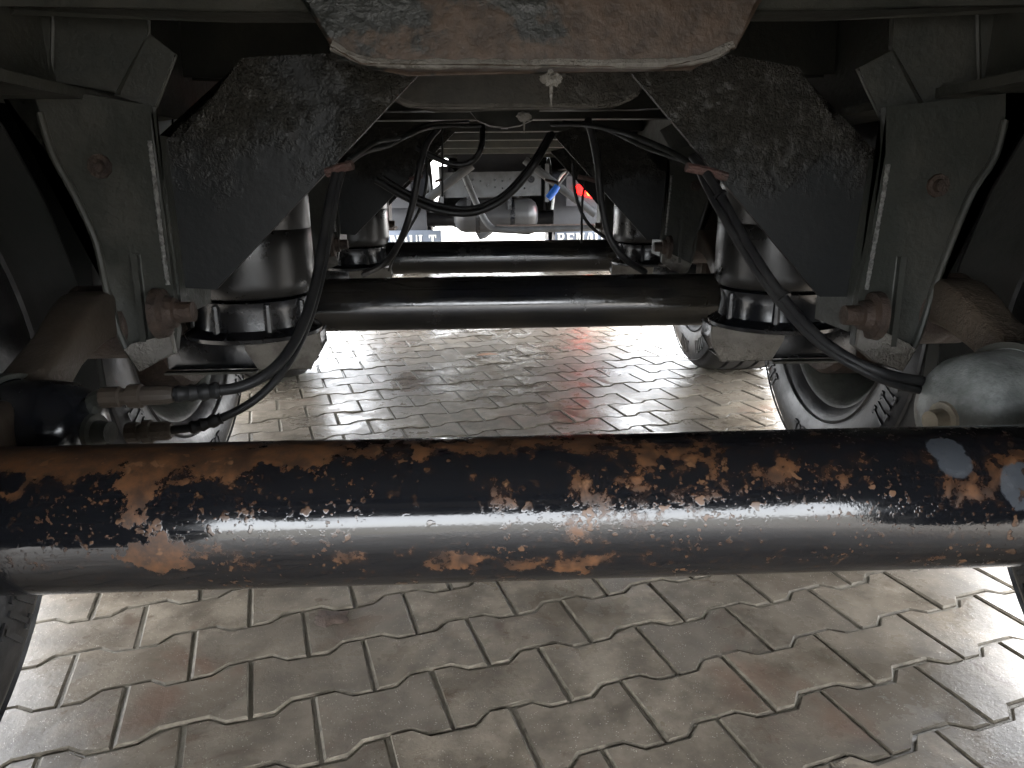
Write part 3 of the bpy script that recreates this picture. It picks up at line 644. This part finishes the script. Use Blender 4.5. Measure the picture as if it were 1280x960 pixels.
for s in (-1, 1):
    xc = .066+s*.93
    wh = build('wheel', bm_lathe([(-.33, .29), (-.34, .42), (-.31, .49), (-.28, .50), (-.06, .50), (-.03, .46), (.03, .46), (.06, .50), (.28, .50), (.31, .49), (.34, .42), (.33, .29), (.2, .28), (.1, .10), (-.1, .10), (-.2, .28)], (xc, TY+1.0, .50), (1, 0, 0), 64, closed=True), 'tyre_rubber', truck)
    # mudguard: arched sheet over the wheel
    bm = bmesh.new(); rg = []
    for i in range(15):
        a = R(-12+i*14.5); rg.append([bm.verts.new((xc+t*.35, TY+1.0-math.cos(a)*r_, .50+math.sin(a)*r_)) for r_, t in ((.58, -1), (.58, 1), (.60, 1), (.60, -1))])
    for a, b in zip(rg, rg[1:]):
        for j in range(4): bm.faces.new((a[j], a[(j+1) % 4], b[(j+1) % 4], b[j]))
    bm.faces.new(rg[0]); bm.faces.new(rg[-1][::-1])
    build('mudguard', bm, 'plastic_dark', truck)
    # mudflap with its lettering
    fx0, fx1 = (-1.04, -.385) if s < 0 else (.655, 1.31)
    fl = build('mudflap', bm_box((fx0, TY+.36, .15), (fx1, TY+.372, .43)), 'flap_rubber', truck, bevel=.002)
    def stroke(bm, x0, x1, z0, z1): bm_box((x0, TY+.352, z0), (x1, TY+.3595, z1), bm)
    def diag(bm, a, b, t): bm_prism([(a[0]-t/2, TY+.353, a[1]), (a[0]+t/2, TY+.353, a[1]), (b[0]+t/2, TY+.353, b[1]), (b[0]-t/2, TY+.353, b[1])], (0, .0065, 0), bm)
    LH = .10; LW = .066; st = .020; z0 = .288; z1 = z0+LH; pit = (fx1-fx0-.05)/7
    for i, ch in enumerate('RENAULT'):
        bm = bmesh.new(); x = fx0+.025+i*pit; e_ = .007; th = .012
        if ch in 'REL': stroke(bm, x, x+st, z0, z1)
        if ch == 'R':
            stroke(bm, x+st+.0005, x+LW*.8, z1-th, z1); stroke(bm, x+st+.0005, x+LW*.8, z0+LH*.46, z0+LH*.46+th); stroke(bm, x+LW*.62, x+LW*.92, z0+LH*.46+th+.0005, z1-th-.0005)
            diag(bm, (x+LW*.9, z0), (x+LW*.5, z0+LH*.455), .02); stroke(bm, x-e_, x-.0005, z0, z0+.01); stroke(bm, x-e_, x-.0005, z1-.01, z1)
        if ch == 'E':
            for zz in (z0, z0+LH*.45, z1-th): stroke(bm, x+st+.0005, x+LW*(.75 if zz == z0+LH*.45 else .95), zz, zz+th)
            stroke(bm, x-e_, x-.0005, z1-.01, z1); stroke(bm, x-e_, x-.0005, z0, z0+.01); stroke(bm, x+LW*.83, x+LW*.95, z0+th+.0005, z0+th+.014); stroke(bm, x+LW*.83, x+LW*.95, z1-th-.014, z1-th-.0005)
        if ch == 'N':
            stroke(bm, x, x+.011, z0, z1); stroke(bm, x+LW-.011, x+LW, z0, z1); diag(bm, (x+.017, z1), (x+LW-.017, z0), .02); stroke(bm, x-e_, x-.0005, z1-.01, z1); stroke(bm, x+LW+.0005, x+LW+e_, z1-.01, z1)
        if ch == 'A':
            diag(bm, (x+.006, z0), (x+LW/2-.004, z1), .011); diag(bm, (x+LW-.006, z0), (x+LW/2+.011, z1), .02); stroke(bm, x+LW*.3, x+LW*.62, z0+LH*.28, z0+LH*.28+.009)
        if ch == 'U':
            stroke(bm, x, x+st, z0+th+.0005, z1); stroke(bm, x+LW-.011, x+LW, z0+th+.0005, z1); stroke(bm, x+.006, x+LW-.006, z0, z0+th); stroke(bm, x-e_, x-.0005, z1-.01, z1)
        if ch == 'L':
            stroke(bm, x+st+.0005, x+LW*.95, z0, z0+th); stroke(bm, x+LW*.83, x+LW*.95, z0+th+.0005, z0+th+.016); stroke(bm, x-e_, x-.0005, z1-.01, z1); stroke(bm, x+st+.0005, x+st+e_, z1-.01, z1)
        if ch == 'T':
            stroke(bm, x+LW/2-st/2, x+LW/2+st/2, z0, z1-th-.0005); stroke(bm, x, x+LW, z1-th, z1); stroke(bm, x, x+.009, z1-th-.016, z1-th-.0005); stroke(bm, x+LW-.009, x+LW, z1-th-.016, z1-th-.0005)
            stroke(bm, x+LW/2-st/2-e_, x+LW/2-st/2-.0005, z0, z0+.01); stroke(bm, x+LW/2+st/2+.0005, x+LW/2+st/2+e_, z0, z0+.01)
        build('letter', bm, 'letter_paint', fl, smooth=False)
    # lamp
    def lp(x, y, dy): 
        v = P(x, y, TY+.2); v.y += dy
        if s < 0: v.x = .11-v.x
        return v
    lh = build('lamp_housing', bm_prism([lp(710, 222, .02), lp(752, 222, .02), lp(752, 256, .02), lp(710, 256, .02)], (0, .06, 0)), 'plastic_dark', truck, bevel=.012)
    build('red_lens', bm_prism([lp(x, y, 0) for x, y in ((719, 234), (723, 231), (730, 233), (741, 243), (741, 248), (734, 246), (720, 241))], (0, .016, 0)), 'red_lens' if s > 0 else 'red_lens_off', lh, bevel=.006)
    build('bright_lens', bm_prism([lp(x, y, -.004) for x, y in ((731, 236), (736, 236), (742, 242), (742, 246), (735, 244))], (0, .008, 0)), 'amber_lens' if s > 0 else 'red_lens_off', lh, bevel=.003)
build('fuel_tank', bm_box((.55, TY+2.2, .45), (1.15, TY+3.6, .95)), 'galvanised', truck, bevel=.05)
for s in (-1, 1): build('front_wheel', bm_lathe([(-.15, .29), (-.17, .42), (-.14, .5), (.14, .5), (.17, .42), (.15, .29), (.05, .1), (-.05, .1)], (.066+s*1.0, TY+4.6, .50), (1, 0, 0), 48, closed=True), 'tyre_rubber', truck)

# ================================================================== ON THE GROUND
def flat_lump(px, py, r_, h, seed, name, mat, **kw):
    c = PZ(px, py, 0); bm = bmesh.new(); n, rings = 28, 5; ctr = bm.verts.new((c.x, c.y, h)); prev = None
    for j in range(1, rings+1):
        ring = []
        for i in range(n):
            a = 2*math.pi*i/n; d = Vector((math.cos(a), math.sin(a), 0)); f = 1+.5*mnoise.noise(d*1.7+Vector((seed, 0, 0)))+.2*mnoise.noise(d*5+Vector((seed, 3, 0)))
            rr = r_*f*j/rings; z = h*(1-(j/rings)**2)*(1+.9*mnoise.noise(Vector((d.x*rr*60, d.y*rr*60, seed))))
            ring.append(bm.verts.new((c.x+d.x*rr, c.y+d.y*rr*.8, max(z, 0)+(.0004 if j < rings else -.001))))
        for i in range(n):
            if prev is None: bm.faces.new((ctr, ring[i], ring[(i+1) % n]))
            else: bm.faces.new((prev[i], ring[i], ring[(i+1) % n], prev[(i+1) % n]))
        prev = ring
    return build(name, bm, mat, **kw)
flat_lump(412, 772, .035, .004, 1.3, 'mud_clod', 'mud', label='reddish brown smear of mud on the paving before the rusty axle', cat='mud')
c = PZ(608, 444, .004)
build('dry_leaf', bm_prism([c+Vector((x, y, z)) for x, y, z in ((-.05, 0, 0), (-.02, -.022, .004), (.03, -.018, .006), (.06, .004, .002), (.02, .024, .005), (-.025, .020, .003))], (0, 0, .0015)), 'leaf_brown', label='small brown leaf lying on the wet paving between the axles', cat='leaf')
